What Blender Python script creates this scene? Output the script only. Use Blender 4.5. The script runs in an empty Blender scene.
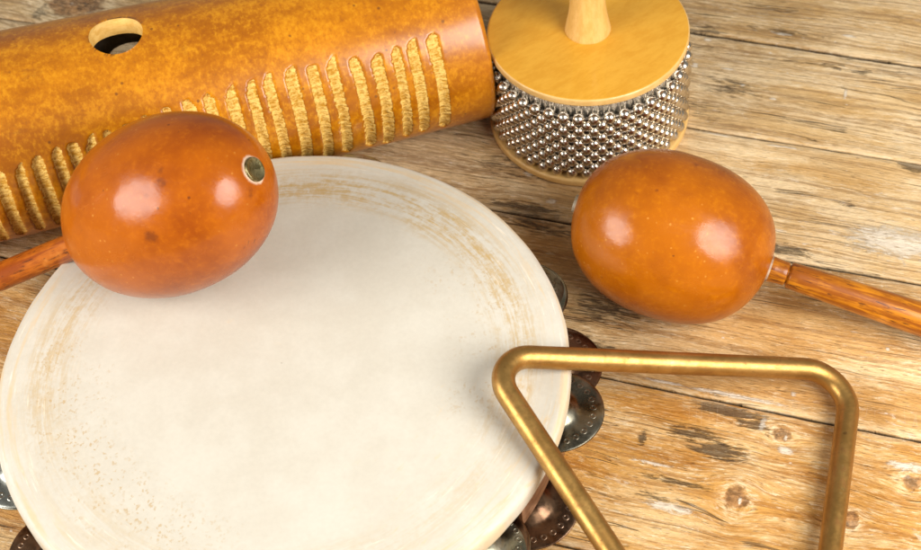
import bpy, math, random
from math import sin, cos, pi, radians, sqrt, atan2, hypot
from mathutils import Vector, Matrix, noise as mnoise

random.seed(7)
CM = 0.01
scene = bpy.context.scene
COL = scene.collection

# ------------------------------------------------------------------ helpers
def link(name, me, mat=None, parent=None):
    o = bpy.data.objects.new(name, me)
    COL.objects.link(o)
    if mat is not None and me is not None:
        for m in (mat if isinstance(mat, (list, tuple)) else [mat]):
            me.materials.append(m)
    if parent is not None:
        o.parent = parent
    return o

def mesh(name, verts, faces, smooth=True, mats=None, attrs=None):
    """verts in centimetres"""
    me = bpy.data.meshes.new(name)
    me.from_pydata([(v[0]*CM, v[1]*CM, v[2]*CM) for v in verts], [], faces)
    if smooth:
        me.polygons.foreach_set('use_smooth', [True]*len(me.polygons))
    if mats:
        me.polygons.foreach_set('material_index', mats)
    if attrs:
        for k, vals in attrs.items():
            a = me.attributes.new(k, 'FLOAT', 'POINT')
            a.data.foreach_set('value', vals)
    me.update()
    return me

def thing(name, label, cat, loc=(0, 0, 0), group=None):
    o = bpy.data.objects.new(name, None)
    o.empty_display_size = 0.02
    COL.objects.link(o)
    o.location = Vector(loc)*CM
    o['label'] = label
    o['category'] = cat
    if group:
        o['group'] = group
    return o

class MB:
    """collects verts and faces (cm)"""
    def __init__(s):
        s.v, s.f = [], []
    def lathe(s, prof, n=96, frame=None, close=False, cap0=False, cap1=False):
        """prof: list of (r, z) revolved around z"""
        b = len(s.v)
        for (r, z) in prof:
            for k in range(n):
                t = 2*pi*k/n
                p = Vector((r*cos(t), r*sin(t), z))
                s.v.append(frame @ p if frame else p)
        m = len(prof)
        for i in range(m if close else m-1):
            j = (i+1) % m
            for k in range(n):
                l = (k+1) % n
                s.f.append((b+i*n+k, b+i*n+l, b+j*n+l, b+j*n+k))
        if cap0:
            s.f.append(tuple(b+k for k in range(n))[::-1])
        if cap1:
            s.f.append(tuple(b+(m-1)*n+k for k in range(n)))
    def sphere(s, c, r, nu=12, nv=8):
        prof = [(max(r*sin(pi*i/nv), r*0.02), -r*cos(pi*i/nv)) for i in range(nv+1)]
        s.lathe(prof, nu, Matrix.Translation(Vector(c)))
    def tube(s, pts, rad, n=24, closed=False, caps=True):
        b = len(s.v)
        m = len(pts)
        nrm = None
        for i in range(m):
            p = Vector(pts[i])
            a = Vector(pts[(i-1) % m] if (closed or i > 0) else pts[i])
            c = Vector(pts[(i+1) % m] if (closed or i < m-1) else pts[i])
            t = (c-a).normalized()
            if nrm is None:
                nrm = t.orthogonal().normalized()
            nrm = (nrm - t*nrm.dot(t)).normalized()
            bn = t.cross(nrm)
            r = rad(i/(m-1)) if callable(rad) else rad
            for k in range(n):
                w = 2*pi*k/n
                s.v.append(p + (nrm*cos(w)+bn*sin(w))*r)
        for i in range(m if closed else m-1):
            j = (i+1) % m
            for k in range(n):
                l = (k+1) % n
                s.f.append((b+i*n+k, b+i*n+l, b+j*n+l, b+j*n+k))
        if caps and not closed:
            s.f.append(tuple(b+k for k in range(n))[::-1])
            s.f.append(tuple(b+(m-1)*n+k for k in range(n)))
    def build(s, name, mat, parent=None, smooth=True):
        me = mesh(name, s.v, s.f, smooth)
        return link(name, me, mat, parent)

# ------------------------------------------------------------------ shader DSL
class NT:
    def __init__(s, name):
        s.mat = bpy.data.materials.new(name)
        s.mat.use_nodes = True
        s.t = s.mat.node_tree
        s.t.nodes.clear()
        s.out = s.t.nodes.new('ShaderNodeOutputMaterial')
        s.bsdf = s.t.nodes.new('ShaderNodeBsdfPrincipled')
        s.t.links.new(s.bsdf.outputs[0], s.out.inputs[0])
    def put(s, sock, val):
        if isinstance(val, V):
            s.t.links.new(val.s, sock)
        elif isinstance(val, (tuple, list)):
            sock.default_value = tuple(val) + ((1.0,) if len(val) == 3 and sock.type == 'RGBA' else ())
        else:
            sock.default_value = val
    def node(s, typ, out=0, props=None, **ins):
        n = s.t.nodes.new(typ)
        for k, v in (props or {}).items():
            setattr(n, k, v)
        for k, v in ins.items():
            s.put(n.inputs[k], v)
        return V(s, n.outputs[out])
    def math(s, op, a, b=None, c=None):
        n = s.t.nodes.new('ShaderNodeMath')
        n.operation = op
        s.put(n.inputs[0], a)
        if b is not None: s.put(n.inputs[1], b)
        if c is not None: s.put(n.inputs[2], c)
        return V(s, n.outputs[0])
    def coord(s):
        """object coordinates in centimetres -> x, y, z"""
        tc = s.t.nodes.new('ShaderNodeTexCoord')
        sp = s.t.nodes.new('ShaderNodeSeparateXYZ')
        s.t.links.new(tc.outputs['Object'], sp.inputs[0])
        return tuple(V(s, sp.outputs[i])*100.0 for i in range(3))
    def vec(s, x, y, z=0.0):
        n = s.t.nodes.new('ShaderNodeCombineXYZ')
        for i, q in enumerate((x, y, z)):
            s.put(n.inputs[i], q)
        return V(s, n.outputs[0])
    def noise(s, v, scale=1.0, detail=3.0, rough=0.5, dist=0.0):
        n = s.t.nodes.new('ShaderNodeTexNoise')
        s.put(n.inputs['Vector'], v)
        n.inputs['Scale'].default_value = scale
        n.inputs['Detail'].default_value = detail
        n.inputs['Roughness'].default_value = rough
        n.inputs['Distortion'].default_value = dist
        return V(s, n.outputs[0])
    def voronoi(s, v, scale=1.0, out='Distance', rnd=1.0):
        n = s.t.nodes.new('ShaderNodeTexVoronoi')
        s.put(n.inputs['Vector'], v)
        n.inputs['Scale'].default_value = scale
        n.inputs['Randomness'].default_value = rnd
        return V(s, n.outputs[out])
    def attr(s, name):
        n = s.t.nodes.new('ShaderNodeAttribute')
        n.attribute_name = name
        return V(s, n.outputs['Fac'])
    def smooth(s, x, a, b):
        n = s.t.nodes.new('ShaderNodeMapRange')
        n.interpolation_type = 'SMOOTHSTEP'
        if a > b:
            s.put(n.inputs[0], x)
            n.inputs[1].default_value, n.inputs[2].default_value = b, a
            n.inputs[3].default_value, n.inputs[4].default_value = 1.0, 0.0
        else:
            s.put(n.inputs[0], x)
            n.inputs[1].default_value, n.inputs[2].default_value = a, b
        return V(s, n.outputs[0])
    def mix(s, f, a, b, mode='MIX'):
        n = s.t.nodes.new('ShaderNodeMix')
        n.data_type = 'RGBA'
        n.blend_type = mode
        n.clamp_factor = True
        s.put(n.inputs[0], f)
        s.put(n.inputs[6], a)
        s.put(n.inputs[7], b)
        return V(s, n.outputs[2])
    def bump(s, h, strength=0.3, dist=0.0005, normal=None):
        n = s.t.nodes.new('ShaderNodeBump')
        n.inputs['Strength'].default_value = strength
        n.inputs['Distance'].default_value = dist
        s.put(n.inputs['Height'], h)
        if normal is not None: s.put(n.inputs['Normal'], normal)
        return V(s, n.outputs[0])
    def set(s, **kw):
        for k, v in kw.items():
            s.put(s.bsdf.inputs[k.replace('_', ' ')], v)
        return s.mat

class V:
    def __init__(s, nt, sock): s.nt, s.s = nt, sock
    def __add__(a, b): return a.nt.math('ADD', a, b)
    __radd__ = __add__
    def __sub__(a, b): return a.nt.math('SUBTRACT', a, b)
    def __rsub__(a, b): return a.nt.math('SUBTRACT', b, a)
    def __mul__(a, b): return a.nt.math('MULTIPLY', a, b)
    __rmul__ = __mul__
    def __truediv__(a, b): return a.nt.math('DIVIDE', a, b)
    def abs(a): return a.nt.math('ABSOLUTE', a)
    def sqrt(a): return a.nt.math('SQRT', a)
    def pow(a, b): return a.nt.math('POWER', a, b)
    def exp(a): return a.nt.math('EXPONENT', a)
    def max(a, b): return a.nt.math('MAXIMUM', a, b)
    def min(a, b): return a.nt.math('MINIMUM', a, b)

def srgb(r, g, b):
    f = lambda c: (c/255/12.92) if c/255 <= 0.04045 else ((c/255+0.055)/1.055)**2.4
    return (f(r), f(g), f(b))

# ------------------------------------------------------------------ materials
def wood_table():
    n = NT('weathered_plank_wood')
    u, v, z = n.coord()
    pid = n.attr('plank')
    tone = n.attr('tone')          # 0 grey beige plank, 1 orange plank
    edge = n.attr('edge')          # worn arris
    U = u + pid*37.0
    warp = (n.noise(n.vec(U*0.06, v*0.22, pid), 1, 3, 0.5)-0.5)*1.5 + (n.noise(n.vec(U*0.35, v*0.7, pid), 1, 2, 0.5)-0.5)*0.28
    # knots: (u, v, ru, rv)
    knots = [(21.2, 4.55, 0.42, 0.36), (19.85, 0.85, 0.50, 0.62), (24.75, 1.0, 0.36, 0.40), (27.0, 3.5, 0.45, 0.4),
             (-22.9, 24.2, 1.7, 1.2), (-6.0, 9.0, 0.7, 0.6), (3.0, -7.2, 0.7, 0.5), (38.0, 2.0, .8, .6)]
    defl = kcore = khalo = None
    wob = n.noise(n.vec(u*1.6, v*1.6), 1, 4, 0.65)-0.5
    for (ku, kv, ru, rv) in knots:
        du = (u-ku)/ru
        dv = (v-kv)/rv
        d2 = du*du + dv*dv
        q = (d2*-0.22).exp()*dv*(rv*-0.70)
        dd = d2.sqrt() + wob*1.5
        c = n.smooth(dd, 1.15, 0.75)
        h = n.smooth(dd, 2.3, 1.1)
        defl = q if defl is None else defl + q
        kcore = c if kcore is None else kcore.max(c)
        khalo = h if khalo is None else khalo.max(h)
    vv = v + warp + defl
    band = n.noise(n.vec(U*0.035, vv*0.9, pid), 1, 3, 0.55)
    ring = n.noise(n.vec(U*0.022, vv*2.6, pid*3.1), 1, 3, 0.55, 0.15)
    fiber = n.noise(n.vec(U*1.1, vv*9.0, 2.0), 1, 5, 0.74, 0.2)
    fiber2 = n.noise(n.vec(U*1.25+70.0, vv*8.0, 12.0), 1, 6, 0.76, 0.3)
    fine = n.noise(n.vec(U*2.6, vv*13.0, 5.0), 1, 3, 0.7)
    patch = n.noise(n.vec(U*0.13, v*0.36, 9.0), 1, 4, 0.6)
    patch2 = n.noise(n.vec(U*0.24+30.0, v*0.55, 19.0), 1, 5, 0.62, 0.3)
    grime = n.noise(n.vec(U*0.16, v*0.42, 14.0), 1, 5, 0.62, 0.4)

    pale = n.mix(tone, (0.90, 0.69, 0.415), (0.80, 0.54, 0.25))
    mid = n.mix(tone, (0.79, 0.555, 0.275), (0.63, 0.325, 0.080))
    deep = n.mix(tone, (0.60, 0.365, 0.135), (0.46, 0.190, 0.024))
    f1 = n.smooth(patch2*0.55 + band*0.30 + fiber*0.25, 0.44, 0.64)
    c = n.mix(f1, deep, mid)
    f2 = n.smooth(patch*0.62 + fiber2*0.30 + ring*0.14, 0.46, 0.62)
    c = n.mix(f2*0.9, c, pale)
    # annual rings, strongest on the pale planks
    late = n.smooth((ring-0.47).abs(), 0.050, 0.012)*n.smooth(fiber, 0.34, 0.54)
    c = n.mix(late*(0.66-tone*0.14), c, n.mix(tone, (0.27, 0.145, 0.055), (0.30, 0.115, 0.020)))
    # dark fibres
    df = n.smooth(fiber, 0.41, 0.345)*n.smooth(patch2, 0.62, 0.44)
    c = n.mix(df*(tone*0.50+0.18), c, n.mix(tone, (0.15, 0.095, 0.05), (0.19, 0.080, 0.022)))
    # bleached broken fibres
    bf = n.smooth(fiber2, 0.545, 0.615)*n.smooth(patch*0.6+grime*0.4, 0.38, 0.56)
    c = n.mix(bf*(tone*0.35+0.45), c, n.mix(tone, (0.88, 0.74, 0.53), (0.86, 0.70, 0.46)))
    pore = n.smooth(n.noise(n.vec(U*1.5, vv*12.0, 7.0), 1, 2, 0.5), 0.35, 0.26)
    c = n.mix(pore*(tone*0.3+0.2), c, (0.20, 0.105, 0.045))
    # grey brown weathering, plus shade put into the colour towards the far left
    gz = n.smooth(u*0.024 + v*-0.004 + grime, 0.94, 0.56)
    c = n.mix(gz*(1.12-tone)*n.smooth(fiber2*0.5+fiber*0.5, 0.62, 0.40)*0.55, c, (0.22, 0.135, 0.075))
    c = n.mix(n.smooth(grime, 0.56, 0.72)*0.42, c, n.mix(tone, (0.20, 0.135, 0.075), (0.36, 0.155, 0.028)))
    # charcoal marks and dark brown patches: (u, v, ru, rv, amount)
    marks = [(18.8, 5.22, 2.1, 0.34, 1.15), (19.9, 4.80, 1.1, 0.32, 1.1), (17.5, 3.6, 1.8, 0.50, 1.0), (18.7, 3.0, 1.5, 0.55, 1.1), (15.3, 2.95, .22, .50, 1.1), (17.0, 1.0, 1.9, 0.22, 0.9),
             (16.4, 0.1, 1.2, 0.2, .8), (20.9, 4.65, 0.6, 0.5, .7), (6.6, 14.9, 2.6, 0.35, 1.0), (7.6, 14.0, 3.4, 0.9, .75), (19.6, 15.1, 1.7, 0.40, 1.0),
             (24.9, 21.9, 1.1, 0.30, 1.15), (12.8, 29.6, 1.6, 0.5, .8), (15.0, 25.6, 2.2, 1.1, .65), (13.2, 23.6, 2.0, 0.9, .65),
             (12.2, 9.6, 2.4, 1.3, .8), (11.8, 7.2, 1.6, 0.7, .9), (14.0, 11.5, 2.5, 1.0, .7), (-22.5, 24.6, 1.5, 1.1, .75), (-24.6, 23.2, .5, 1.0, .9),
             (5.0, 17.4, 3.2, 1.2, .65), (20.5, 28.2, 4.0, .3, .7), (26.0, 28.6, 3.0, .3, .7), (17.0, 30.4, 3.0, .35, .65), (23.0, 13.6, 3.0, .35, .6), (-13.0, 12.2, 4.5, 2.0, .7)]
    m = None
    tex = n.smooth(n.noise(n.vec(U*0.9, vv*5.5, 3.3), 1, 6, 0.75, 0.7), 0.40, 0.60)
    for (mu, mv, ru, rv, am) in marks:
        du = (u-mu)/ru
        dv = (v-mv)/rv
        g = (du*du*-1.0 - dv*dv).exp()*am
        m = g if m is None else m.max(g)
    mk = n.smooth(m*0.66 + tex*0.32 + (fiber-0.5)*-0.8 + (fiber2-0.5)*-0.9, 0.50, 0.84)
    c = n.mix(mk*0.80, c, (0.075, 0.050, 0.028))
    # hairline checks along the grain
    ck = n.noise(n.vec(U*0.03, vv*0.8, 21.0), 1, 3, 0.5)
    crack = n.smooth((ck-0.5).abs(), 0.008, 0.002)*n.smooth(n.noise(n.vec(U*0.25, v*0.4, 4.0), 1, 3), 0.50, 0.58)
    c = n.mix(crack*(tone*0.5+0.18), c, (0.09, 0.05, 0.025))
    # knots
    kr = n.mix(n.smooth(wob+0.5+(fine-0.5)*0.6, 0.36, 0.62), (0.13, 0.062, 0.026), (0.42, 0.215, 0.085))
    c = n.mix(khalo*(1.0-kcore)*n.smooth(fiber2*0.6+fine*0.4, 0.44, 0.56)*0.7, c, (0.80, 0.64, 0.40))
    c = n.mix(kcore*0.8, c, kr)
    # white chalky wear: scuffed lines and paint specks
    wn = n.noise(n.vec(U*0.9, vv*3.6, 31.0), 1, 6, 0.75, 0.9)
    wz = n.smooth(n.noise(n.vec(u*0.16, v*0.22, 41.0), 1, 3), 0.44, 0.66)
    white = n.smooth(wn, 0.57, 0.66)*wz
    spots = [(21.35, 6.8, .20, .17), (15.6, 25.85, .22, .14), (20.9, 26.3, .14, .60), (12.86, 26.8, .26, .26), (25.1, 10.35, .16, .16),
             (14.6, 26.9, .55, .13), (13.1, 28.9, .4, .2), (24.6, 16.8, 3.4, 1.5), (21.4, 4.45, .14, .30), (20.05, .75, .13, .34),
             (17.3, 25.2, .32, .12), (17.0, 30.2, .8, .16), (20.5, 30.8, .6, .15), (25.5, 29.8, 1.3, .9), (21.5, 3.75, .6, .28), (7.8, 15.6, .5, .25), (6.2, 17.2, .5, .25),
             (20.3, 4.95, .22, .6), (26.8, 4.2, 1.6, .35), (17.2, -0.3, 1.6, .35), (16.0, 1.7, 1.3, .14), (19.0, 6.1, 3.2, .22), (15.5, 6.1, 1.5, .12), (15.0, 22.0, 1.2, .1), (18.5, 21.9, 1.2, .12)]
    sp = None
    for (su, sv, ru, rv) in spots:
        du = (u-su)/ru
        dv = (v-sv)/rv
        g = (du*du*-1.0 - dv*dv).exp()
        sp = g if sp is None else sp.max(g)
    swob = n.noise(n.vec(u*2.2, vv*5.0, 1.0), 1, 5, 0.75, 0.8)
    spm = n.smooth(sp*0.40 + swob*0.55 + fiber2*0.45, 0.72, 0.88)
    c = n.mix((white*0.55).max(spm*0.78), c, (0.82, 0.73, 0.60))
    # small paint flecks
    fl = n.voronoi(n.vec(u*0.9, v*1.3, 2.0), 1.0)
    flk = n.smooth(fl + (swob-0.5)*0.25, 0.085, 0.05)*n.smooth(n.noise(n.vec(u*0.3, v*0.3, 71.0), 1, 2), 0.52, 0.58)
    c = n.mix(flk*0.7, c, (0.80, 0.72, 0.60))
    # fine pale scratches across the grain
    sc = n.noise(n.vec(u*1.9+v*0.22, v*0.16, 51.0), 1, 1, 0.4)
    scr = n.smooth((sc-0.5).abs(), 0.016, 0.005)*n.smooth(n.noise(n.vec(u*0.2, v*0.25, 61.0), 1, 2), 0.58, 0.64)
    c = n.mix(scr*0.12, c, (0.76, 0.66, 0.52))
    # sawn, worn edges
    c = n.mix(edge*n.smooth(tex*0.4+fiber2*0.6, 0.30, 0.60)*0.55, c, (0.70, 0.54, 0.34))
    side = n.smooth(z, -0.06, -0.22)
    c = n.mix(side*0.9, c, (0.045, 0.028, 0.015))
    c = n.mix(1.0, c, n.mix(fine, n.mix(tone, (0.72, 0.71, 0.69), (0.56, 0.55, 0.53)), n.mix(tone, (1.26, 1.26, 1.26), (1.44, 1.44, 1.44))), 'MULTIPLY')
    hgt = fiber*0.6 + ring*0.35 + fine*0.5 + fiber2*0.5 - pore*0.5 - crack*2.0 - mk*0.5 - kcore*0.3 + spm*0.25
    rough = n.smooth(fiber, 0.2, 0.8)*0.2 + 0.50
    return n.set(Base_Color=c, Roughness=rough, Normal=n.bump(hgt, 0.9, 0.0011), Specular_IOR_Level=0.35)

def gourd(name, base, dark, light, tip_sign, seed, coat=0.95, ring_r=0.62, blots=(), cuts=(), rough_add=0.0):
    n = NT(name)
    x, y, z = n.coord()
    P = n.vec(x, y, z)
    big = n.noise(n.vec(x*0.22+seed, y*0.22, z*0.22), 1, 4, 0.6)
    mot = n.noise(n.vec(x+seed, y, z), 1.1, 5, 0.65)
    fr = n.noise(n.vec(x+seed, y, z), 4.2, 3, 0.6)
    c = n.mix(n.smooth(big*0.80+mot*0.20, 0.28, 0.62), dark, base)
    c = n.mix(n.smooth(mot*0.35+fr*0.65, 0.48, 0.72)*0.42, c, light)
    # pale freckles
    fk = n.voronoi(n.vec(x+seed, y, z), 2.6)
    fk = n.smooth(fk+n.noise(P, 7, 2)*0.25, 0.30, 0.16)*n.smooth(big, 0.48, 0.62)
    c = n.mix(fk*0.45, c, (0.72, 0.34, 0.06))
    # rubbed brown scars
    sc = n.noise(n.vec(x*0.8+seed*3, y*0.8, z*0.8), 1, 6, 0.7, 1.2)
    c = n.mix(n.smooth(sc, 0.66, 0.76)*0.65, c, (0.16, 0.035, 0.008))
    # dark pin specks
    dk = n.voronoi(n.vec(x*0.9, y*0.9+seed, z*0.9), 1.15)
    c = n.mix(n.smooth(dk, 0.085, 0.045)*n.smooth(mot, 0.48, 0.56)*0.6, c, (0.07, 0.018, 0.006))
    # bruises and scratches in the lacquer
    for (bx, by, bz, rad, am) in blots:
        d = ((x-bx)*(x-bx) + (y-by)*(y-by) + (z-bz)*(z-bz)).sqrt()/rad
        c = n.mix(n.smooth(d + (fr-0.5)*2.4 + (mot-0.5)*2.2, 1.35, 0.10)*am, c, (0.17, 0.036, 0.004))
    for (a0, a1, wd) in cuts:
        dv = [a1[k]-a0[k] for k in range(3)]
        L2 = sum(q*q for q in dv)
        tt = ((x-a0[0])*dv[0] + (y-a0[1])*dv[1] + (z-a0[2])*dv[2])*(1.0/L2)
        tt = tt.max(0.0).min(1.0)
        px_, py_, pz_ = x-(tt*dv[0]+a0[0]), y-(tt*dv[1]+a0[1]), z-(tt*dv[2]+a0[2])
        d = (px_*px_+py_*py_+pz_*pz_).sqrt() + (fr-0.5)*0.10
        c = n.mix(n.smooth(d, wd, wd*0.35)*0.8, c, (0.08, 0.022, 0.006))
    # bleached lacquer ring round the plug and round the neck
    r = (y*y+z*z).sqrt()
    rw = n.noise(P, 4.0, 3)*0.16
    tip = n.smooth(x*tip_sign, 2.0, 3.0)*n.smooth(r+rw, ring_r+0.16, ring_r+0.02)
    nk = n.smooth(x*tip_sign, -2.0, -3.0)*n.smooth(r+rw, 0.95, 0.78)
    c = n.mix(tip.max(nk*0.35)*0.75, c, (0.74, 0.60, 0.45))
    h = mot*0.6 + fr*0.25 - n.smooth(dk, 0.085, 0.045)*0.5
    hb = n.bump(h, 0.10, 0.0012)
    rs = n.noise(n.vec(x*0.35+seed, y*0.9, z*0.5), 1, 5, 0.7, 0.4)
    cr_ = n.smooth(rs, 0.36, 0.64)*0.17 + 0.12 + rough_add
    sw = n.noise(n.vec(x*0.8, y*7.0, z*7.0), 1, 4, 0.7, 0.8)
    cb = n.bump(mot*0.7 + n.noise(P, 9.0, 3)*0.14 + sw*0.12 + n.noise(P, 0.5, 3)*2.6, 0.12, 0.0012)
    return n.set(Base_Color=c, Roughness=0.42 , Normal=hb, Coat_Weight=coat*0.72, Coat_Roughness=cr_, Coat_IOR=1.5, Coat_Normal=cb, Specular_IOR_Level=0.05)

def handle_wood(name, base, dark, seed):
    n = NT(name)
    x, y, z = n.coord()
    g = n.noise(n.vec(x*0.35+seed, y*5.0, z*5.0), 1, 5, 0.65, 0.5)
    g2 = n.noise(n.vec(x*1.2+seed, y*9.0, z*9.0), 1, 3, 0.6)
    b = n.noise(n.vec(x*0.5+seed, y*0.8, z*0.8), 1, 4, 0.6)
    c = n.mix(n.smooth(g*0.6+b*0.4, 0.42, 0.58), dark, base)
    c = n.mix(n.smooth(g2, 0.42, 0.33)*0.85, c, (0.07, 0.018, 0.005))
    c = n.mix(n.smooth(b, 0.58, 0.74)*0.45, c, (0.75, 0.33, 0.07))
    return n.set(Base_Color=c, Roughness=0.38, Coat_Weight=0.5, Coat_Roughness=0.2, Specular_IOR_Level=0.2, Normal=n.bump(g+g2*0.4, 0.12, 0.0006))

def guiro_skin():
    n = NT('golden_varnished_gourd')
    x, y, z = n.coord()            # x along the gourd
    gr = n.attr('groove')
    P = n.vec(x, y, z)
    big = n.noise(n.vec(x*0.10, y*0.22, z*0.22), 1, 4, 0.6)
    mid = n.noise(n.vec(x*0.55, y*0.8, z*0.8), 1, 5, 0.65)
    fib = n.noise(n.vec(x*4.6, y*3.4, z*3.4), 1, 4, 0.70, 0.1)
    c = n.mix(n.smooth(big*0.5+mid*0.5, 0.38, 0.62), (0.355, 0.103, 0.001), (0.55, 0.190, 0.002))
    c = n.mix(n.smooth(fib*0.65+mid*0.35, 0.46, 0.66)*0.75, c, (0.68, 0.285, 0.008))
    c = n.mix(n.smooth(fib, 0.46, 0.30)*0.45, c, (0.27, 0.075, 0.006))
    st = n.noise(n.vec(x*0.22+5, y*0.5, z*0.5), 1, 5, 0.7, 0.2)
    c = n.mix(n.smooth(st, 0.58, 0.74)*0.6, c, (0.20, 0.058, 0.008))
    # darker brown at the back of the shell and round the end
    c = n.mix(n.smooth(y + mid*3.0, 4.2, 6.4)*0.65, c, (0.17, 0.060, 0.010))
    c = n.mix(n.smooth(x + mid*2.4, -1.2, 1.4)*0.45, c, (0.46, 0.15, 0.012))
    dk = n.voronoi(P, 0.95)
    c = n.mix(n.smooth(dk, 0.10, 0.05)*0.6, c, (0.09, 0.028, 0.008))
    # carved grooves lay bare the pale fibrous flesh
    rg = n.noise(n.vec(x*1.1, y*7.5, z*7.5), 1, 2, 0.55, 0.2)
    rg2 = n.noise(n.vec(x*9.0, y*12.0, z*12.0), 1, 3, 0.7)
    flesh = n.mix(n.smooth(rg*0.6+rg2*0.4, 0.36, 0.62), (0.52, 0.24, 0.018), (0.90, 0.60, 0.17))
    gm = n.smooth(gr + (rg-0.5)*0.8 + (rg2-0.5)*0.6, 0.28, 0.60)
    c = n.mix(gm, c, flesh)
    hg = rg*1.3+rg2*0.4
    h = n.math('MULTIPLY', hg, gm)*1.6 + fib*0.12
    nm = n.bump(h, 0.55, 0.0014)
    return n.set(Base_Color=c, Roughness=gm*0.35+0.40, Normal=nm, Coat_Weight=(1.0-gm)*0.75, Coat_Roughness=0.24, Coat_IOR=1.5, Specular_IOR_Level=0.15)

def simple(name, c1, c2, scale, rough, metallic=0.0, coat=0.0, bump=0.08, stretch=(1, 1, 1), spec=0.5, detail=4, lo=.38, hi=.62):
    n = NT(name)
    x, y, z = n.coord()
    q = n.noise(n.vec(x*stretch[0], y*stretch[1], z*stretch[2]), scale, detail, 0.65, 0.3)
    q2 = n.noise(n.vec(x*stretch[0], y*stretch[1], z*stretch[2]), scale*6, 3, 0.6)
    c = n.mix(n.smooth(q*0.75+q2*0.25, lo, hi), c1, c2)
    return n.set(Base_Color=c, Roughness=n.smooth(q2, 0.25, 0.75)*0.14+rough-0.07, Metallic=metallic, Coat_Weight=coat,
                 Normal=n.bump(q*0.5+q2*0.5, bump, 0.0008), Specular_IOR_Level=spec)

def brass():
    n = NT('aged_brass')
    x, y, z = n.coord()
    q = n.noise(n.vec(x*0.5, y*0.5, z*0.5), 1, 5, 0.65, 0.4)
    q2 = n.noise(n.vec(x*3.5, y*3.5, z*3.5), 1, 4, 0.7)
    q3 = n.noise(n.vec(x*1.2+9, y*1.2, z*1.2), 1, 5, 0.7, 1.0)
    c = n.mix(n.smooth(q, 0.36, 0.66), (0.37, 0.200, 0.052), (0.48, 0.280, 0.084))
    c = n.mix(n.smooth(q3, 0.52, 0.70)*0.7, c, (0.30, 0.135, 0.045))
    c = n.mix(n.smooth(q2, 0.60, 0.72)*0.55, c, (0.20, 0.10, 0.03))
    c = n.mix(n.smooth(q2, 0.38, 0.26)*0.35, c, (0.70, 0.50, 0.20))
    dn = n.voronoi(n.vec(x*1.3, y*1.3, z*1.3), 1.0)
    c = n.mix(n.smooth(dn + (q2-0.5)*0.3, 0.11, 0.05)*0.5, c, (0.13, 0.055, 0.02))
    r = n.smooth(q3*0.6+q2*0.4, 0.35, 0.7)*0.18+0.35
    return n.set(Base_Color=c, Metallic=0.9, Roughness=r, Normal=n.bump(q2+q*0.6, 0.09, 0.0008))

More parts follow.
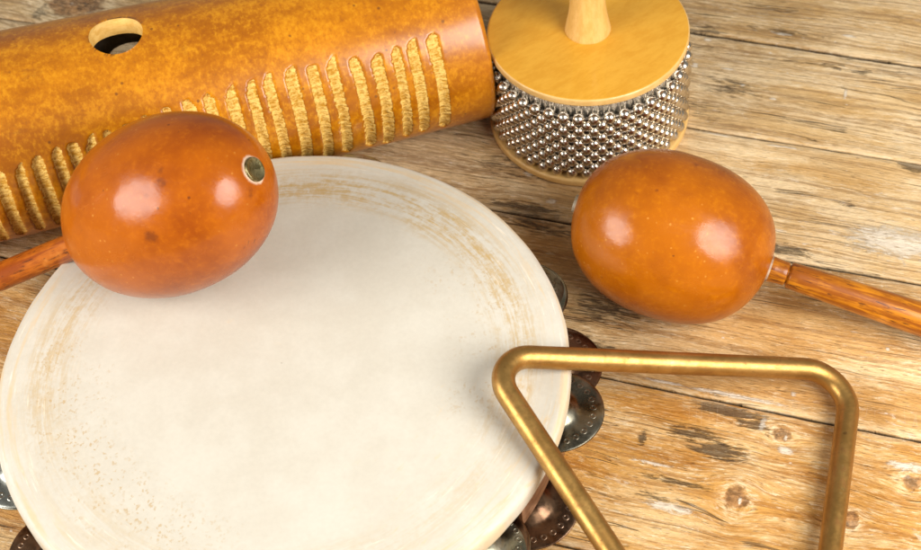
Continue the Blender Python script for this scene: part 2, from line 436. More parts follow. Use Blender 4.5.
def parchment():
    n = NT('calfskin_parchment')
    x, y, z = n.coord()
    r = (x*x+y*y).sqrt()
    ang = n.math('ARCTAN2', y, x)
    P = n.vec(x, y, z)
    A = n.vec(x/r.max(0.5)*3.0, y/r.max(0.5)*3.0, r*0.25)       # coordinates that run with the rim
    lowr = n.noise(n.vec(x*0.12, y*0.12, 3.0), 1, 3, 0.55)
    circ = n.noise(n.vec(x/r.max(0.5)*2.2, y/r.max(0.5)*2.2, r*2.6), 1, 5, 0.68, 0.35)
    circ2 = n.noise(n.vec(x/r.max(0.5)*5.0, y/r.max(0.5)*5.0, r*7.0), 1, 4, 0.68, 0.3)
    cloud = n.noise(n.vec(x*0.35, y*0.35, 1.0), 1, 5, 0.6)
    weave = n.noise(P, 5.0, 3, 0.6)
    c = n.mix(n.smooth(cloud, 0.38, 0.66), (0.570, 0.528, 0.440), (0.605, 0.568, 0.482))
    # radius measured with a ragged edge
    rr = r + (cloud-0.5)*1.7
    ringz = n.smooth(rr, 8.6, 10.3)
    # stronger stain over the far arc and the left arc
    arc = n.smooth(cos_arc(n, x, y, r, 62), 0.30, 0.88)*1.0
    arc2 = n.smooth(cos_arc(n, x, y, r, 12), 0.62, 0.98)*0.62
    arc3 = n.smooth(cos_arc(n, x, y, r, 150), 0.55, 0.98)*0.55
    arc = arc.max(arc2).max(arc3)
    grain = n.noise(n.vec(x*2.4, y*2.4, 6.0), 1, 6, 0.78, 0.3)
    sv_ = circ*0.38 + circ2*0.30 + grain*0.32
    stain = n.smooth(sv_, 0.445, 0.58)*ringz*n.smooth(r + (grain-0.5)*1.2, 12.0, 10.7)*(arc*0.80+0.34)
    outer = n.smooth(r + (circ-0.5)*0.9, 11.3, 12.0)
    c = n.mix((stain*0.90), c, (0.50, 0.350, 0.155))
    c = n.mix(n.smooth(circ, 0.46, 0.62)*outer*0.6, c, (0.66, 0.47, 0.24))
    # pale scuffs inside the band
    c = n.mix(n.smooth(circ2, 0.58, 0.70)*ringz*0.45, c, (0.86, 0.79, 0.67))
    # follicle specks, lower left arc and right arc
    vo = n.voronoi(n.vec(x*1.0+grain*0.7, y*0.8+weave*0.4, 0.0), 5.6)
    vn = n.noise(n.vec(x*0.45, y*0.45, 8.0), 1, 4, 0.65)
    spz = n.smooth(cos_arc(n, x, y, r, 205), 0.45, 0.95).max(n.smooth(cos_arc(n, x, y, r, 5), 0.72, 0.98)*0.8)
    band = n.smooth(r, 6.8, 8.6)*n.smooth(r, 11.6, 10.4)
    spk = n.smooth(vo + (grain-0.5)*0.9, 0.36, 0.20)*n.smooth(vn, 0.40, 0.58)*band*spz
    c = n.mix(spk*0.62, c, (0.46, 0.29, 0.10))
    # few diagonal rubs lower right
    rb = n.noise(n.vec(x*0.55+y*0.55, (x-y)*2.6, 2.0), 1, 4, 0.65)
    c = n.mix(n.smooth(rb, 0.60, 0.72)*n.smooth(cos_arc(n, x, y, r, 318), 0.80, 0.99)*n.smooth(r, 5.0, 8.0)*0.5, c, (0.66, 0.48, 0.26))
    # warm stain blots
    bl = n.noise(n.vec(x*0.6, y*0.6, 17.0), 1, 5, 0.7)
    c = n.mix(n.smooth(bl, 0.64, 0.76)*0.25, c, (0.70, 0.52, 0.30))
    c = n.mix(1.0, c, n.mix(weave, (0.93, 0.925, 0.92), (1.06, 1.06, 1.06)), 'MULTIPLY')
    h = weave*0.35+circ2*0.3*ringz+n.noise(P, 1.4, 3)*0.4 + spk*-0.6
    return n.set(Base_Color=c, Roughness=0.55, Normal=n.bump(h, 0.16, 0.0008), Specular_IOR_Level=0.35,
                 Subsurface_Weight=0.0)

def cos_arc(n, x, y, r, deg):
    a = radians(deg)
    return (x*cos(a) + y*sin(a))/r.max(0.5)

def jingle_metal(name, c1, c2, rough=0.24):
    n = NT(name)
    x, y, z = n.coord()
    r = (x*x+y*y).sqrt()
    ang = n.math('ARCTAN2', y, x)
    N = 24
    k = n.math('FRACT', ang*(N/(2*pi)) + 12.0) - 0.5
    tx = k*(2*pi*1.72/N)
    d = (tx*tx + (r-1.72)*(r-1.72)).sqrt()
    ringd = n.smooth((d-0.105).abs(), 0.055, 0.02)
    q = n.noise(n.vec(x, y, z), 1.1, 5, 0.65, 0.4)
    q2 = n.noise(n.vec(x, y, z), 6.0, 3, 0.6)
    c = n.mix(n.smooth(q, 0.36, 0.64), c1, c2)
    c = n.mix(n.smooth(q2, 0.58, 0.72)*0.5, c, (0.06, 0.05, 0.04))
    c = n.mix(ringd*0.28, c, (0.45, 0.36, 0.28))
    return n.set(Base_Color=c, Metallic=1.0, Roughness=n.smooth(q, 0.3, 0.7)*0.15+rough, Normal=n.bump(ringd*0.5+q2*0.10, 0.5, 0.0006))

M = {}
M['table'] = wood_table()
M['gourd_near'] = gourd('red_orange_gourd', (0.42, 0.098, 0.001), (0.25, 0.044, 0.001), (0.54, 0.150, 0.002), 1, 3.0,
    blots=[(1.97, -3.44, 1.24, 0.30, .75), (3.19, -1.95, 2.51, 0.22, .8), (3.22, -1.55, 2.75, 0.18, .6), (5.2, -0.98, -0.34, 0.22, .7), (3.32, -2.61, -1.69, 0.09, .9), (2.52, -2.43, 2.48, 0.12, .5)],
    cuts=[((4.40, -1.73, -1.54), (3.90, -2.02, -2.10), 0.045), ((4.51, -1.47, -1.64), (3.95, -1.70, -2.30), 0.04)])
M['gourd_far'] = gourd('amber_gourd', (0.40, 0.106, 0.001), (0.24, 0.050, 0.001), (0.54, 0.175, 0.002), 1, 31.0,
    blots=[(2.02, 1.08, 3.3, 0.12, .8), (1.27, 0.83, 3.61, 0.09, .9), (-0.02, -1.39, 3.59, 0.16, .5)], rough_add=0.03)
M['handle_near'] = handle_wood('red_brown_handle_wood', (0.48, 0.125, 0.008), (0.27, 0.052, 0.004), 2.0)
M['handle_far'] = handle_wood('orange_brown_handle_wood', (0.50, 0.175, 0.007), (0.25, 0.066, 0.003), 8.0)
M['glue'] = simple('dried_glue', (0.20, 0.11, 0.06), (0.46, 0.34, 0.24), 2.0, 0.55)
M['plug'] = simple('dull_metal_plug', (0.16, 0.13, 0.05), (0.40, 0.35, 0.18), 2.2, 0.33, 0.95)
M['plug_wood'] = simple('grey_wood_plug', (0.22, 0.17, 0.10), (0.42, 0.36, 0.26), 2.5, 0.5)
M['guiro'] = guiro_skin()
M['guiro_raw'] = simple('raw_gourd_flesh', (0.64, 0.36, 0.075), (0.76, 0.48, 0.14), 2.0, 0.7, stretch=(0.6, 2, 2))
M['guiro_inside'] = simple('pale_gourd_inside', (0.42, 0.33, 0.22), (0.60, 0.50, 0.38), 1.2, 0.85)
M['disc'] = simple('yellow_stained_beech', (0.62, 0.292, 0.020), (0.68, 0.345, 0.032), 1.1, 0.38, coat=0.4, stretch=(0.6, 1.6, 1.0), bump=0.12)
M['disc_edge'] = simple('pale_beech_edge', (0.64, 0.38, 0.115), (0.73, 0.46, 0.165), 1.2, 0.48, coat=0.2, stretch=(1, 1, 3))
M['neck'] = simple('pale_beech_handle', (0.64, 0.37, 0.095), (0.75, 0.46, 0.145), 1.6, 0.45, coat=0.25, stretch=(2, 2, 0.5))
M['steel'] = simple('nickel_bead_steel', (0.60, 0.53, 0.43), (0.72, 0.65, 0.55), 2.0, 0.22, 1.0, bump=0.02)
M['steel_drum'] = simple('fluted_steel', (0.62, 0.60, 0.56), (0.74, 0.72, 0.68), 2.0, 0.30, 1.0, bump=0.03)
M['link'] = simple('dark_chain_link', (0.13, 0.11, 0.09), (0.28, 0.25, 0.21), 3.0, 0.4, 1.0)
M['brass'] = brass()
M['skin'] = parchment()
M['frame'] = simple('brown_frame_wood', (0.15, 0.065, 0.028), (0.25, 0.115, 0.05), 1.2, 0.4, coat=0.3, stretch=(1, 1, 4))
M['pin'] = simple('steel_pin', (0.3, 0.28, 0.25), (0.45, 0.43, 0.4), 2, 0.35, 1.0)
M['j_bronze'] = jingle_metal('tarnished_bronze', (0.13, 0.115, 0.08), (0.27, 0.25, 0.19))
M['j_copper'] = jingle_metal('copper_brown_jingle', (0.10, 0.056, 0.034), (0.24, 0.14, 0.08))
M['j_green'] = jingle_metal('greenish_jingle', (0.22, 0.215, 0.15), (0.42, 0.40, 0.31))
M['j_silver'] = jingle_metal('grey_jingle', (0.33, 0.34, 0.30), (0.50, 0.50, 0.44))

# ------------------------------------------------------------------ tabletop
def build_table():
    TH = radians(-21.5)
    seams = [-58, -50.5, -43, -35, -27.5, -19.5, -12, -3.2, 5.72, 14.45, 22.2, 29.3, 37, 45, 53, 61, 69, 77]
    tones = {-3.2: 1.0, -12: 0.95, 5.72: 0.62, 14.45: 0.22, 22.2: 0.06, 29.3: 0.12}
    gaps = {29.3: 0.11, 22.2: 0.065, 14.45: 0.08, 5.72: 0.07}
    V_, F_, plank, tone, edge = [], [], [], [], []
    u0, u1, du = -95.0, 125.0, 0.35
    nu = int((u1-u0)/du)
    for i in range(len(seams)-1):
        lo, hi = seams[i], seams[i+1]
        tn = tones.get(lo, random.uniform(0.1, 0.8))
        glo, ghi = gaps.get(lo, 0.05), gaps.get(hi, 0.05)
        b = len(V_)
        cols = None
        lift = random.uniform(-0.02, 0.0)
        for a in range(nu+1):
            u = u0 + a*du
            def wav(s, k):
                return 0.10*mnoise.noise((u*0.06, s*3.1, 0.0)) + 0.035*mnoise.noise((u*0.7, s*3.1, k)) + 0.035*mnoise.noise((u*1.4, s*3.1, k*2))
            l = lo + glo + wav(lo, 1.0)
            h = hi - ghi + wav(hi, 5.0)
            c1 = 0.06 + 0.16*abs(mnoise.noise((u*0.5, lo, 9.0)))
            c2 = 0.06 + 0.16*abs(mnoise.noise((u*0.5, hi, 7.0)))
            row = [(l, -2.2, 0), (l, -0.10+lift, 0.3), (l+c1*0.35, -0.03+lift, 1), (l+c1, lift, 0.9), (l+0.35, lift, 0.0),
                   ((l+h)/2, lift, 0.0), (h-0.35, lift, 0.0), (h-c2, lift, 0.9), (h-c2*0.35, -0.03+lift, 1), (h, -0.10+lift, 0.3), (h, -2.2, 0)]
            for (vv, zz, ee) in row:
                V_.append((u, vv, zz))
                plank.append(i*1.37)
                tone.append(tn)
                edge.append(ee)
            cols = len(row)
        for a in range(nu):
            for k in range(cols-1):
                p = b + a*cols + k
                F_.append((p, p+cols, p+cols+1, p+1))
        F_.append(tuple(b+k for k in range(cols)))
        F_.append(tuple(b+nu*cols+k for k in range(cols))[::-1])
    me = mesh('tabletop', V_, F_, True, None, {'plank': plank, 'tone': tone, 'edge': edge})
    o = link('tabletop', me, M['table'])
    o.rotation_euler.z = TH
    o['kind'] = 'structure'
    o['label'] = 'weathered wooden plank tabletop under the instruments'
    o['category'] = 'tabletop'
    # underside so that no light comes up through the joints
    mb = MB()
    me2 = mesh('table_underframe', [(-95, -58, -2.25), (125, -58, -2.25), (125, 77, -2.25), (-95, 77, -2.25),
                                    (-95, -58, -4.5), (125, -58, -4.5), (125, 77, -4.5), (-95, 77, -4.5)],
               [(0, 1, 2, 3), (7, 6, 5, 4), (0, 4, 5, 1), (1, 5, 6, 2), (2, 6, 7, 3), (3, 7, 4, 0)], False)
    link('underframe', me2, M['frame'], o)
build_table()

# ------------------------------------------------------------------ tambourine
H = 4.467
def build_tambourine():
    t = thing('tambourine', 'round tambourine with cream parchment head and tarnished jingles lying on the planks', 'tambourine', (-0.15, 0.10, 0))
    # skin: flat head, rounded shoulder, skirt
    prof = [(0.02, H), (2, H), (4, H), (6, H), (8, H-0.003), (9.5, H-0.01), (11, H-0.02), (11.8, H-0.035), (12.1, H-0.045)]
    for k in range(1, 9):
        a = pi/2*k/8
        prof.append((12.24+0.34*sin(a), H-0.39+0.34*cos(a)))
    prof += [(12.58, H-0.6), (12.58, H-0.95), (12.56, H-1.02), (12.49, H-1.02), (12.48, H-0.9)]
    mb = MB()
    mb.lathe(prof, 192)
    for i, p in enumerate(mb.v):
        r = hypot(p.x, p.y)
        a = atan2(p.y, p.x)
        if r > 12.2:
            k = 1 + 0.0035*mnoise.noise((cos(a)*3, sin(a)*3, p.z*0.8)) + 0.002*mnoise.noise((cos(a)*11, sin(a)*11, 3))
            mb.v[i] = Vector((p.x*k, p.y*k, p.z))
            if p.z < H-0.9:
                mb.v[i].z += 0.10*mnoise.noise((cos(a)*6, sin(a)*6, 1))
    mb.build('drumhead', M['skin'], t)
    # slots: (angle deg, row)
    ZR = {'u': (2.15, 3.30), 'l': (0.60, 1.75)}
    slots = [(-14.2, 'u'), (-50, 'u'), (193, 'u'), (74, 'u'), (106, 'u'), (136, 'u'), (-86, 'u'), (-122, 'u'),
             (23.5, 'l'), (3, 'l'), (-33, 'l'), (212, 'l'), (80, 'l'), (118, 'l'), (-68, 'l'), (-104, 'l'), (-135, 'l')]
    HW = 10.9
    n = 360
    zs = [0.0, ZR['l'][0], ZR['l'][1], ZR['u'][0], ZR['u'][1], H-0.55]
    def kept(k, j):
        a = k + 0.5
        row = {1: 'l', 3: 'u'}.get(j)
        if row is None:
            return True
        for (sa, r) in slots:
            if r == row:
                d = (a - sa + 180) % 360 - 180
                if abs(d) < HW:
                    return False
        return True
    ro, ri = 12.38, 11.6
    fv, ff = [], []
    idx = {}
    def vid(k, j, s):
        key = (k % n, j, s)
        if key not in idx:
            idx[key] = len(fv)
            a = radians(k)
            r = ro if s else ri
            fv.append((r*cos(a), r*sin(a), zs[j]))
        return idx[key]
    for j in range(5):
        for k in range(n):
            if not kept(k, j):
                continue
            ff.append((vid(k, j, 1), vid(k+1, j, 1), vid(k+1, j+1, 1), vid(k, j+1, 1)))
            ff.append((vid(k+1, j, 0), vid(k, j, 0), vid(k, j+1, 0), vid(k+1, j+1, 0)))
            if j == 0 or not kept(k, j-1):
                ff.append((vid(k, j, 0), vid(k+1, j, 0), vid(k+1, j, 1), vid(k, j, 1)))
            if j == 4 or not kept(k, j+1):
                ff.append((vid(k, j+1, 1), vid(k+1, j+1, 1), vid(k+1, j+1, 0), vid(k, j+1, 0)))
            if not kept((k-1) % n, j):
                ff.append((vid(k, j, 0), vid(k, j, 1), vid(k, j+1, 1), vid(k, j+1, 0)))
            if not kept((k+1) % n, j):
                ff.append((vid(k+1, j, 1), vid(k+1, j, 0), vid(k+1, j+1, 0), vid(k+1, j+1, 1)))
    link('frame', mesh('frame', fv, ff, False), M['frame'], t)
    # one jingle: thin cupped disc with a domed hub
    def jingle_mesh(mat_key, flip):
        prof = [(0.10, 0.50), (0.35, 0.485), (0.6, 0.42), (0.82, 0.29), (0.98, 0.15), (1.12, 0.075), (1.30, 0.06), (1.6, 0.055), (1.9, 0.035), (2.08, 0.01),
                (2.16, -0.01), (2.19, -0.03), (2.16, -0.05)]
        inner = [(r-0.02 if r > 0.2 else r, z-0.06) for (r, z) in prof[:-2]][::-1]
        m = MB()
        m.lathe(prof+inner, 64, None, close=True)
        if flip:
            m.v = [Vector((p.x, -p.y, -p.z)) for p in m.v]
        me = mesh('jingle', m.v, m.f, True)
        me.materials.append(M[mat_key])
        return me
    cache = {}
    keys = {(-14.2, 'u'): 'j_bronze', (-50, 'u'): 'j_green', (23.5, 'l'): 'j_bronze', (193, 'u'): 'j_silver', (3, 'l'): 'j_copper', (-33, 'l'): 'j_copper', (212, 'l'): 'j_copper'}
    rnd = random.Random(3)
    names = ['j_bronze', 'j_copper', 'j_green', 'j_silver']
    for (a, row) in slots:
        z0, z1 = ZR[row]
        rc = 11.88
        kk = keys.get((a, row)) or rnd.choice(names)
        cx, cy = rc*cos(radians(a)), rc*sin(radians(a))
        for q in (0, 1):
            flip = (q == 0)
            kq = kk if q == 1 else rnd.choice(names)
            if (kq, flip) not in cache:
                cache[(kq, flip)] = jingle_mesh(kq, flip)
            o = link('jingle', cache[(kq, flip)], None, t)
            zc = z0 + (0.55 if flip else 0.64)
            out = rnd.uniform(-0.08, 0.1)
            o.location = Vector(((rc+out)*cos(radians(a)), (rc+out)*sin(radians(a)), zc))*CM
            tl = rnd.uniform(0.0, 0.05)
            o.rotation_euler = (rnd.uniform(-0.05, 0.05), tl, rnd.uniform(0, 6.28))
        pm = MB()
        pm.tube([(cx, cy, z0-0.25), (cx, cy, z1+0.25)], 0.09, 12)
        pm.build('pin', M['pin'], t)
build_tambourine()

# ------------------------------------------------------------------ triangle
def build_triangle():
    A, B, C = Vector((8.555, -1.942, 6.222)), Vector((25.141, -0.949, 0.55)), Vector((17.966, -21.379, 1.435))
    base = Vector((25.141, -0.949, 0.0))
    t = thing('triangle', 'bent brass percussion triangle leaning from the tambourine rim down to the planks', 'triangle', base)
    rad = 0.50
    # start and end leave a gap near the third corner
    def fillet(P, d1, d2, r):
        d1, d2 = d1.normalized(), d2.normalized()
        ang = d1.angle(d2)
        L = r/math.tan(ang/2)
        p1, p2 = P+d1*L, P+d2*L
        bis = (d1+d2).normalized()
        O = P + bis*(r/sin(ang/2))
        e1, e2 = (p1-O), (p2-O)
        tot = e1.angle(e2)
        ax = e1.cross(e2).normalized()
        return [O + Matrix.Rotation(tot*k/14, 3, ax) @ e1 for k in range(15)]
    def seg(a, b, n):
        return [a.lerp(b, k/n) for k in range(n)]
    S = C + (A-C).normalized()*2.0 + (B-C).normalized()*0.2
    fa = fillet(A, C-A, B-A, 1.35)
    fb = fillet(B, A-B, C-B, 1.65)
    fc = fillet(C, B-C, A-C, 1.3)
    E = fc[-1] + (A-C).normalized()*0.15
    pts = seg(C.lerp(A, 0.20), fa[0], 30) + fa + seg(fa[-1], fb[0], 24)[1:] + fb + seg(fb[-1], fc[0], 24)[1:] + fc + [E]
    pts = [p - base for p in pts]
    mb = MB()
    mb.tube(pts, rad, 28)
    mb.build('rod', M['brass'], t)
build_triangle()

# ------------------------------------------------------------------ maracas
def build_maraca(label, centre, axis, a, b, mats, pexp, plug_off, hand, seed, plug_r, sink):
    """axis points from the handle to the plug at the tip"""
    c = Vector(centre)
    ax = Vector(axis).normalized()
    up = Vector((0, 0, 1))
    ey = up.cross(ax).normalized()
    ez = ax.cross(ey)
    R = Matrix((ax, ey, ez)).transposed()
    sup = sqrt(a*a*ax.z**2 + b*b*(1-ax.z**2))
    base = c - Vector((0, 0, sup))
    t = thing('maraca', label, 'maraca', base, 'pair of gourd maracas')
    t.rotation_euler = R.to_euler()
    off = R.transposed() @ (c-base)
    HEAD, HND, PLUG = mats
    # head
    nu, nv = 96, 64
    vs, fs = [], []
    for i in range(nv+1):
        th = pi*(0.004 + 0.992*i/nv)
        x = a*math.copysign(abs(cos(th))**(2/pexp), cos(th))
        r = b*abs(sin(th))**(2/pexp)
        for k in range(nu):
            w = 2*pi*k/nu
            p = Vector((x, r*cos(w), r*sin(w)))
            d = mnoise.noise(p*0.22+Vector((seed, 0, 0)))*0.07 + mnoise.noise(p*0.55+Vector((seed, 4, 0)))*0.018
            vs.append(p*(1+d/4.0))
    for i in range(nv):
        for k in range(nu):
            l = (k+1) % nu
            fs.append((i*nu+k, (i+1)*nu+k, (i+1)*nu+l, i*nu+l))
    fs.append(tuple(range(nu)))
    fs.append(tuple(nv*nu+k for k in range(nu))[::-1])
    h = link('gourd_head', mesh('gourd_head', vs, fs), HEAD, t)
    h.location = off*CM
    FX = Matrix.Rotation(pi/2, 4, 'Y')           # lathe z -> local x
    # plug at the tip
    ax_pl = Vector((1, plug_off[0], plug_off[1])).normalized()
    mb = MB()
    ring = [(0.02, -0.02), (plug_r*0.5, -0.015), (plug_r*0.82, 0.0), (plug_r*0.93, 0.035), (plug_r*0.98, 0.03), (plug_r, -0.02), (plug_r, -0.3)]
    mb.lathe([(r, z) for (r, z) in ring], 40, FX)
    o = mb.build('plug', PLUG, t)
    tipx = a
    o.location = (off + Vector((tipx+0.075, 0, 0)))*CM
    # glue collar between neck and gourd
    mb = MB()
    mb.lathe([(0.30, -0.25), (0.62, -0.20), (0.63, 0.03), (0.56, 0.09), (0.30, 0.12)], 40, Matrix.Rotation(-pi/2, 4, 'Y'))
    o = mb.build('glue_collar', M['glue'], t)
    o.location = (off + Vector((-a+0.02, 0, 0)))*CM
    # handle
    mb = MB()
    L, r0, r1 = hand
    pr = [(0.40, -0.5), (0.57, 0.0), (0.60, 0.12), (0.58, 0.3), (0.56, 0.62), (0.56, 0.80), (0.54, 0.86), (0.45, 0.89), (0.45, 0.93), (r0*0.95, 0.97), (r0, 1.05)]
    for k in range(1, 30):
        s = k/29
        pr.append((r0 + (r1-r0)*(s**0.8), 1.05+(L-1.69)*s))
    for k in range(1, 9):
        w = pi/2*k/8
        pr.append((max(r1*cos(w), 0.02), L-0.64+0.55*sin(w)))
    mb.lathe(pr, 40, Matrix.Rotation(-pi/2, 4, 'Y'))
    o = mb.build('handle', HND, t)
    o.location = (off + Vector((-a+sink, 0, 0)))*CM
    return t

aL = Vector((0.883, -0.274, 0.632))
build_maraca('red orange gourd maraca resting on the cream tambourine head, round metal plug at its tip',
             (-4.36, 5.98, H+4.45), aL, 5.45, 3.92, (M['gourd_near'], M['handle_near'], M['plug']), 2.12, (0, 0), (8.6, 0.62, 0.68), 2.0, 0.54, 0.95)
aR = Vector((-0.905, 0.408, 0.175))
build_maraca('amber gourd maraca lying on bare planks beside the bead cabasa, handle pointing right',
             (17.89, 5.34, 3.86), aR, 4.65, 3.85, (M['gourd_far'], M['handle_far'], M['plug_wood']), 2.25, (0, 0), (13.2, 0.61, 0.88), 11.0, 0.42, 0.05)

# ------------------------------------------------------------------ guiro
def build_guiro():
    th = 0.18435
    SH = 1.27                      # the shell ends short of the far groove
    ex, ey_ = 11.2523-SH*cos(th), 20.1431-SH*sin(th)
    R0, R1 = 4.4945, 5.156
    L = 37.0
    t = thing('guiro', 'golden gourd guiro with carved pale grooves and round sound hole behind the tambourine', 'guiro', (ex, ey_, 0))
    t.rotation_euler.z = th
    # local x to the right end (0) and -s to the left, y back, z up
    rnd = random.Random(11)
    gs = [3.97, 5.05, 5.90, 6.87, 7.86, 9.03, 9.99, 11.07, 12.15, 13.07, 14.04, 15.12, 16.08, 17.1, 18.1, 19.05, 20.05, 20.95, 21.75, 22.6, 23.55, 24.5, 25.45, 26.4, 27.4, 28.4, 29.4, 30.4]
    gs = [g-SH for g in gs]
    tops = {0: 134, 1: 135, 2: 138.5, 3: 140, 4: 139, 5: 136, 6: 136.5, 7: 136, 8: 137, 9: 138, 10: 140, 11: 141, 12: 142}
    grooves = []
    for i, s in enumerate(gs):
        tp = tops.get(i, 142 + (s+SH-16.5)*1.55) + rnd.uniform(-1, 1)
        bt = 208 + rnd.uniform(-3, 3) + (4 if i < 3 else 8)
        grooves.append((s, tp, bt, rnd.uniform(0.225, 0.275), rnd.uniform(-0.25, 0.35), rnd.uniform(-3.5, 5.0)))
    def R(s):
        base = R0 + (R1-R0)*s/30
        e = 0.0
        if s < 0.35:
            e = -0.30*(1-sqrt(max(0, 1-((0.35-s)/0.35)**2)))
        if s > L-4.5:
            q = (s-(L-4.5))/4.5
            e = -(base)*(1-sqrt(max(0.0, 1-q*q*0.985)))
        return base+e
    svals = []
    s = 0.0
    while s < L:
        svals.append(s)
        s += 0.04 if s < 0.4 else (0.085 if s < 27 else 0.25)
    svals.append(L)
    NP = 420
    # finger hole on top, thumb hole at the back: (s, angle, radius)
    holes = [(18.60-SH, radians(90.5), 1.28), (18.38-SH, radians(-4.8), 1.25)]
    def near_hole(s, ph):
        best = None
        for (hs, hp, hr) in holes:
            da = (ph-hp+pi) % (2*pi) - pi
            q = hypot(s-hs, da*R(hs))
            if best is None or q-hr < best[0]-best[3]:
                best = (q, hs, hp, hr, s-hs, da)
        return best
    vs, gat = [], []
    keep = []
    for i, s in enumerate(svals):
        Rb = R(s)
        for k in range(NP):
            ph = 2*pi*k/NP
            deg = 360.0*k/NP
            ss = s
            pp = ph
            rho, hs, hp, hr, ds, da = near_hole(s, ph)
            inside = rho < hr
            if not inside and rho < hr+0.14:
                q = hr/rho
                ss = hs+ds*q
                pp = hp+da*q
            g = 0.0
            if 105 < deg < 230:
                for (gc, tp0, bt, w, tilt, slant) in grooves:
                    if abs(s-gc) < 0.9:
                        cc = gc - 0.06*sin((deg-140)/70*pi) + tilt*(deg-170)/70*0.35
                        wob = 0.035*mnoise.noise((gc*3.7, deg*0.45, 0)) + 0.03*mnoise.noise((gc*3.7, deg*1.3, 5))
                        d = s - cc - wob
                        tp = tp0 + slant*max(-1.2, min(1.2, d/w)) + 1.2*mnoise.noise((s*4.0, gc, 3.0))
                        ew = w*(min(1.0, max(0.0, (deg-tp)/2.2+0.12))**0.5 if deg > tp-0.3 else 0)
                        ew *= min(1.0, max(0.0, (bt-deg)/6.0))
                        if ew > 0.02 and abs(d) < ew*1.25:
                            # steep wall to the left (larger s), shallow ramp to the right
                            x = d/ew
                            pr = (1.05+x)/1.35 if x < 0.85 else max(0.0, (1.25-x)/0.40)*1.3
                            g = max(g, min(1.0, max(0.0, pr)))
            bulge = 0.10*mnoise.noise((s*0.09, cos(ph)*1.2, sin(ph)*1.2)) + 0.02*mnoise.noise((s*0.4, cos(ph)*3, sin(ph)*3))
            r = Rb + (bulge if s > 0.3 else bulge*s/0.3)
            if g > 0:
                ser = 0.045*mnoise.noise((s*5.0, deg*0.9, 2)) + 0.03*mnoise.noise((s*9.0, deg*2.2, 7))
                r -= 0.17*g + ser*0.7*g
            vs.append((-ss, r*cos(pp), Rb + r*sin(pp)))
            gat.append(min(1.0, g*3.0))
            keep.append(not inside)
    fs = []
    n_s = len(svals)
    for i in range(n_s-1):
        for k in range(NP):
            l = (k+1) % NP
            q = (i*NP+k, i*NP+l, (i+1)*NP+l, (i+1)*NP+k)
            if all(keep[j] for j in q):
                fs.append(q)
    fs.append(tuple((n_s-1)*NP+k for k in range(NP)))
    mats = [0]*len(fs)
    # inner shell (0.55 thick) and the bored wall of the hole
    T = 0.85
    sv2 = [0.3 + (L-2.0)*i/170 for i in range(171)]
    sv2 = sorted(set(round(x, 3) for x in sv2 + [h0[0]-1.6+3.2*i/50 for i in range(51) for h0 in holes]))
    N2 = 300
    b = len(vs)
    keep2 = []
    for s in sv2:
        Rb = R(s)
        for k in range(N2):
            ph = 2*pi*k/N2
            rho, hs, hp, hr, ds, da = near_hole(s, ph)
            ins = rho < hr-0.04
            ss, pp = s, ph
            if not ins and rho < hr+0.14:
                q = hr/rho
                ss = hs+ds*q
                pp = hp+da*q
            r = max(0.05, Rb-T)
            vs.append((-ss, r*cos(pp), Rb + r*sin(pp)))
            gat.append(0.0)
            keep2.append(not ins)
    for i in range(len(sv2)-1):
        for k in range(N2):
            l = (k+1) % N2
            q = (i*N2+k, (i+1)*N2+k, (i+1)*N2+l, i*N2+l)
            if all(keep2[j] for j in q):
                fs.append(tuple(b+j for j in q))
                mats.append(2)
    NH = 96
    for (hs, hphi, hr) in holes:
        b = len(vs)
        for lay in (0.03, -0.03, -T*0.5, -T-0.01):
            hh = hr + (0.10 if lay == 0.03 else 0.0)
            dz = -0.04 if lay == 0.03 else 0.0
            for k in range(NH):
                w = 2*pi*k/NH
                s = hs+hh*cos(w)
                ph = hphi + hh*sin(w)/R(hs)
                bul = 0.10*mnoise.noise((s*0.09, cos(ph)*1.2, sin(ph)*1.2)) + 0.02*mnoise.noise((s*0.4, cos(ph)*3, sin(ph)*3))
                r = R(s)+lay+dz+(bul if lay > -0.2 else 0)
                vs.append((-s, r*cos(ph), R(s)+r*sin(ph)))
                gat.append(0.0)
        for j in range(3):
            for k in range(NH):
                l = (k+1) % NH
                fs.append((b+j*NH+k, b+(j+1)*NH+k, b+(j+1)*NH+l, b+j*NH+l))
                mats.append(1)
    me = mesh('gourd_body', vs, fs, True, mats, {'groove': gat})
    link('gourd_body', me, [M['guiro'], M['guiro_raw'], M['guiro_inside']], t)
    mb = MB()
    mb.lathe([(0.02, 0.0), (2.0, 0.0), (R0-0.9, -0.02), (R0-0.45, -0.05), (R0-0.32, -0.12), (R0-0.32, -0.5)], 96, Matrix.Rotation(pi/2, 4, 'Y'))
    o = mb.build('end_cap', M['guiro_raw'], t)
    o.location = Vector((-0.02, 0, R0))*CM
build_guiro()

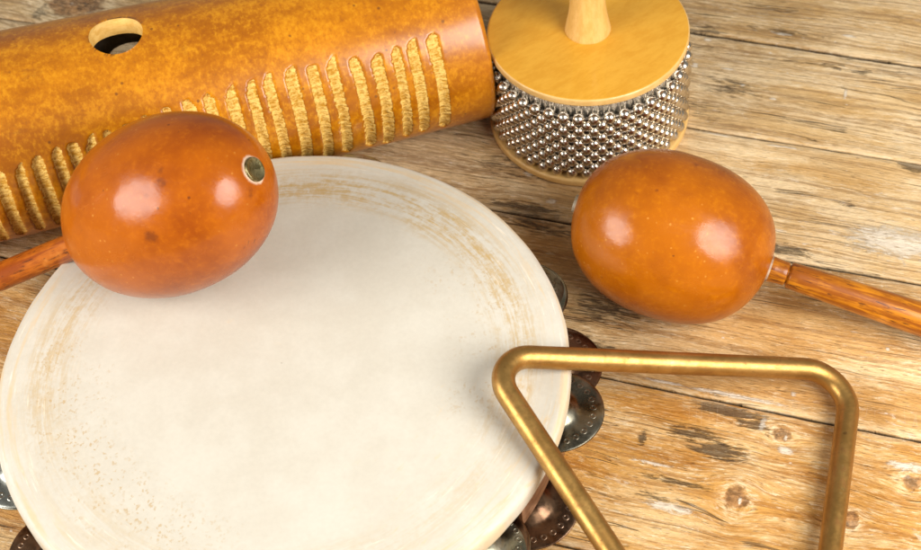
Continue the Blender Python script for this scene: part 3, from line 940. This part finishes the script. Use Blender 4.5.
# ------------------------------------------------------------------ cabasa
def build_cabasa():
    cx, cy, zt, rt, rb = 15.66, 17.45, 6.02, 5.03, 5.20
    t = thing('cabasa', 'cabasa of steel bead chains between yellow wooden discs, handle upward', 'cabasa', (cx, cy, 0))
    t.rotation_euler.z = 0.5
    def disc(name, z0, z1, r, mat):
        mb = MB()
        e = 0.13
        pr = [(0.02, z0), (r-e, z0)]
        for k in range(1, 7):
            w = pi/2*k/6
            pr.append((r-e+e*sin(w), z0+e-e*cos(w)))
        for k in range(0, 7):
            w = pi/2*k/6
            pr.append((r-e+e*cos(w), z1-e+e*sin(w)))
        pr += [(0.02, z1)]
        mb.lathe(pr, 160)
        me = mesh(name, mb.v, mb.f, True)
        o = link(name, me, [mat, M['disc_edge']], t)
        mi = []
        for p in me.polygons:
            c = p.center/CM
            mi.append(1 if (hypot(c.x, c.y) > r-e*0.55) else 0)
        me.polygons.foreach_set('material_index', mi)
        return o
    disc('top_disc', zt-0.46, zt, rt, M['disc'])
    disc('bottom_disc', 0.0, 0.46, rb, M['disc_edge'])
    # fluted steel cylinder
    mb = MB()
    n = 640
    vs, fs = [], []
    zs = [0.4, 1.5, 3.0, 4.4, 5.6]
    for z in zs:
        for k in range(n):
            w = 2*pi*k/n
            r = 4.66 + 0.075*sin(w*110) + 0.01*mnoise.noise((k*0.2, z, 0))
            vs.append((r*cos(w), r*sin(w), z))
    for i in range(len(zs)-1):
        for k in range(n):
            l = (k+1) % n
            fs.append((i*n+k, i*n+l, (i+1)*n+l, (i+1)*n+k))
    link('steel_cylinder', mesh('steel_cylinder', vs, fs), M['steel_drum'], t)
    # ten loops of ball chain, staggered
    N = 41
    rnd = random.Random(5)
    for j in range(10):
        mb = MB()
        z = 4.62 - j*0.425
        pts = []
        for k in range(N):
            w = 2*pi*(k + (0.5 if j % 2 else 0.0))/N
            r = 4.90 + rnd.uniform(-0.02, 0.03)
            q = (r*cos(w), r*sin(w), z + rnd.uniform(-0.025, 0.025) + 0.05*mnoise.noise((cos(w)*2, sin(w)*2, j*0.3)))
            pts.append(q)
            mb.sphere(q, 0.305 if j else 0.315, 16, 10)
        o = mb.build('bead_chain', M['steel'], t)
        lk = MB()
        lp = []
        for k in range(N):
            a, b = Vector(pts[k]), Vector(pts[(k+1) % N])
            lp += [a, a.lerp(b, 0.5)*0.995]
        lk.tube(lp, 0.10, 6, closed=True)
        lk.build('link_wire', M['link'], o)
    # turned handle
    mb = MB()
    pr = [(1.30, 0.0), (1.28, 0.06), (1.16, 0.14), (1.10, 0.3), (0.98, 0.9), (0.90, 1.5), (0.85, 2.3), (0.84, 3.2), (0.95, 4.5), (1.12, 6.0), (1.22, 7.4), (1.20, 8.6), (1.0, 9.4), (0.6, 9.8), (0.02, 9.9)]
    pr[0:3] = [(1.14, 0.0), (1.15, 0.05), (1.13, 0.12)]
    mb.lathe(pr, 64)
    o = mb.build('handle', M['neck'], t)
    o.location = (0, 0, (zt-0.01)*CM)
build_cabasa()

# ------------------------------------------------------------------ camera
f_px, pitch, roll, tx, ty, D = 1600.183, 0.88775, -0.10997, 8.02714, 7.54828, 77.93253
back = Vector((0, -cos(pitch), sin(pitch)))
right = Vector((1, 0, 0))
up = back.cross(right)
c_, s_ = cos(roll), sin(roll)
r2 = right*c_ + up*s_
u2 = right*(-s_) + up*c_
pos = Vector((tx, ty, 0)) + back*D
cam = bpy.data.cameras.new('camera')
co = bpy.data.objects.new('camera', cam)
COL.objects.link(co)
mw = Matrix((r2, u2, back)).transposed().to_4x4()
mw.translation = pos*CM
co.matrix_world = mw
cam.sensor_width = 36.0
cam.lens = 36.0*f_px/921.0
cam.clip_start = 0.01
cam.clip_end = 50
cam.dof.use_dof = True
cam.dof.focus_distance = 0.72
cam.dof.aperture_fstop = 16
scene.camera = co

# ------------------------------------------------------------------ light
w = bpy.data.worlds.new('World')
scene.world = w
w.use_nodes = True
bg = w.node_tree.nodes['Background']
bg.inputs[0].default_value = (1.0, 0.97, 0.92, 1)
bg.inputs[1].default_value = 0.25

def softbox(name, loc, aim, sx, sy, power, col):
    l = bpy.data.lights.new(name, 'AREA')
    l.shape = 'ELLIPSE'
    l.size, l.size_y = sx*CM, sy*CM
    l.energy = power
    l.color = col
    o = bpy.data.objects.new(name, l)
    COL.objects.link(o)
    o.location = Vector(loc)*CM
    d = (Vector(aim)-Vector(loc)).normalized()
    o.rotation_euler = d.to_track_quat('-Z', 'Y').to_euler()
    return o
softbox('softbox_lamp', (-60, -19, 46), (0, 7, 4), 56, 50, 7.0, (1.0, 0.975, 0.935))
softbox('softbox_lamp', (52, -34, 47), (14, 7, 3), 50, 52, 8.5, (1.0, 0.97, 0.925))

scene.view_settings.view_transform = 'Standard'
scene.view_settings.look = 'None'
scene.view_settings.exposure = 0.0
scene.view_settings.gamma = 1.0
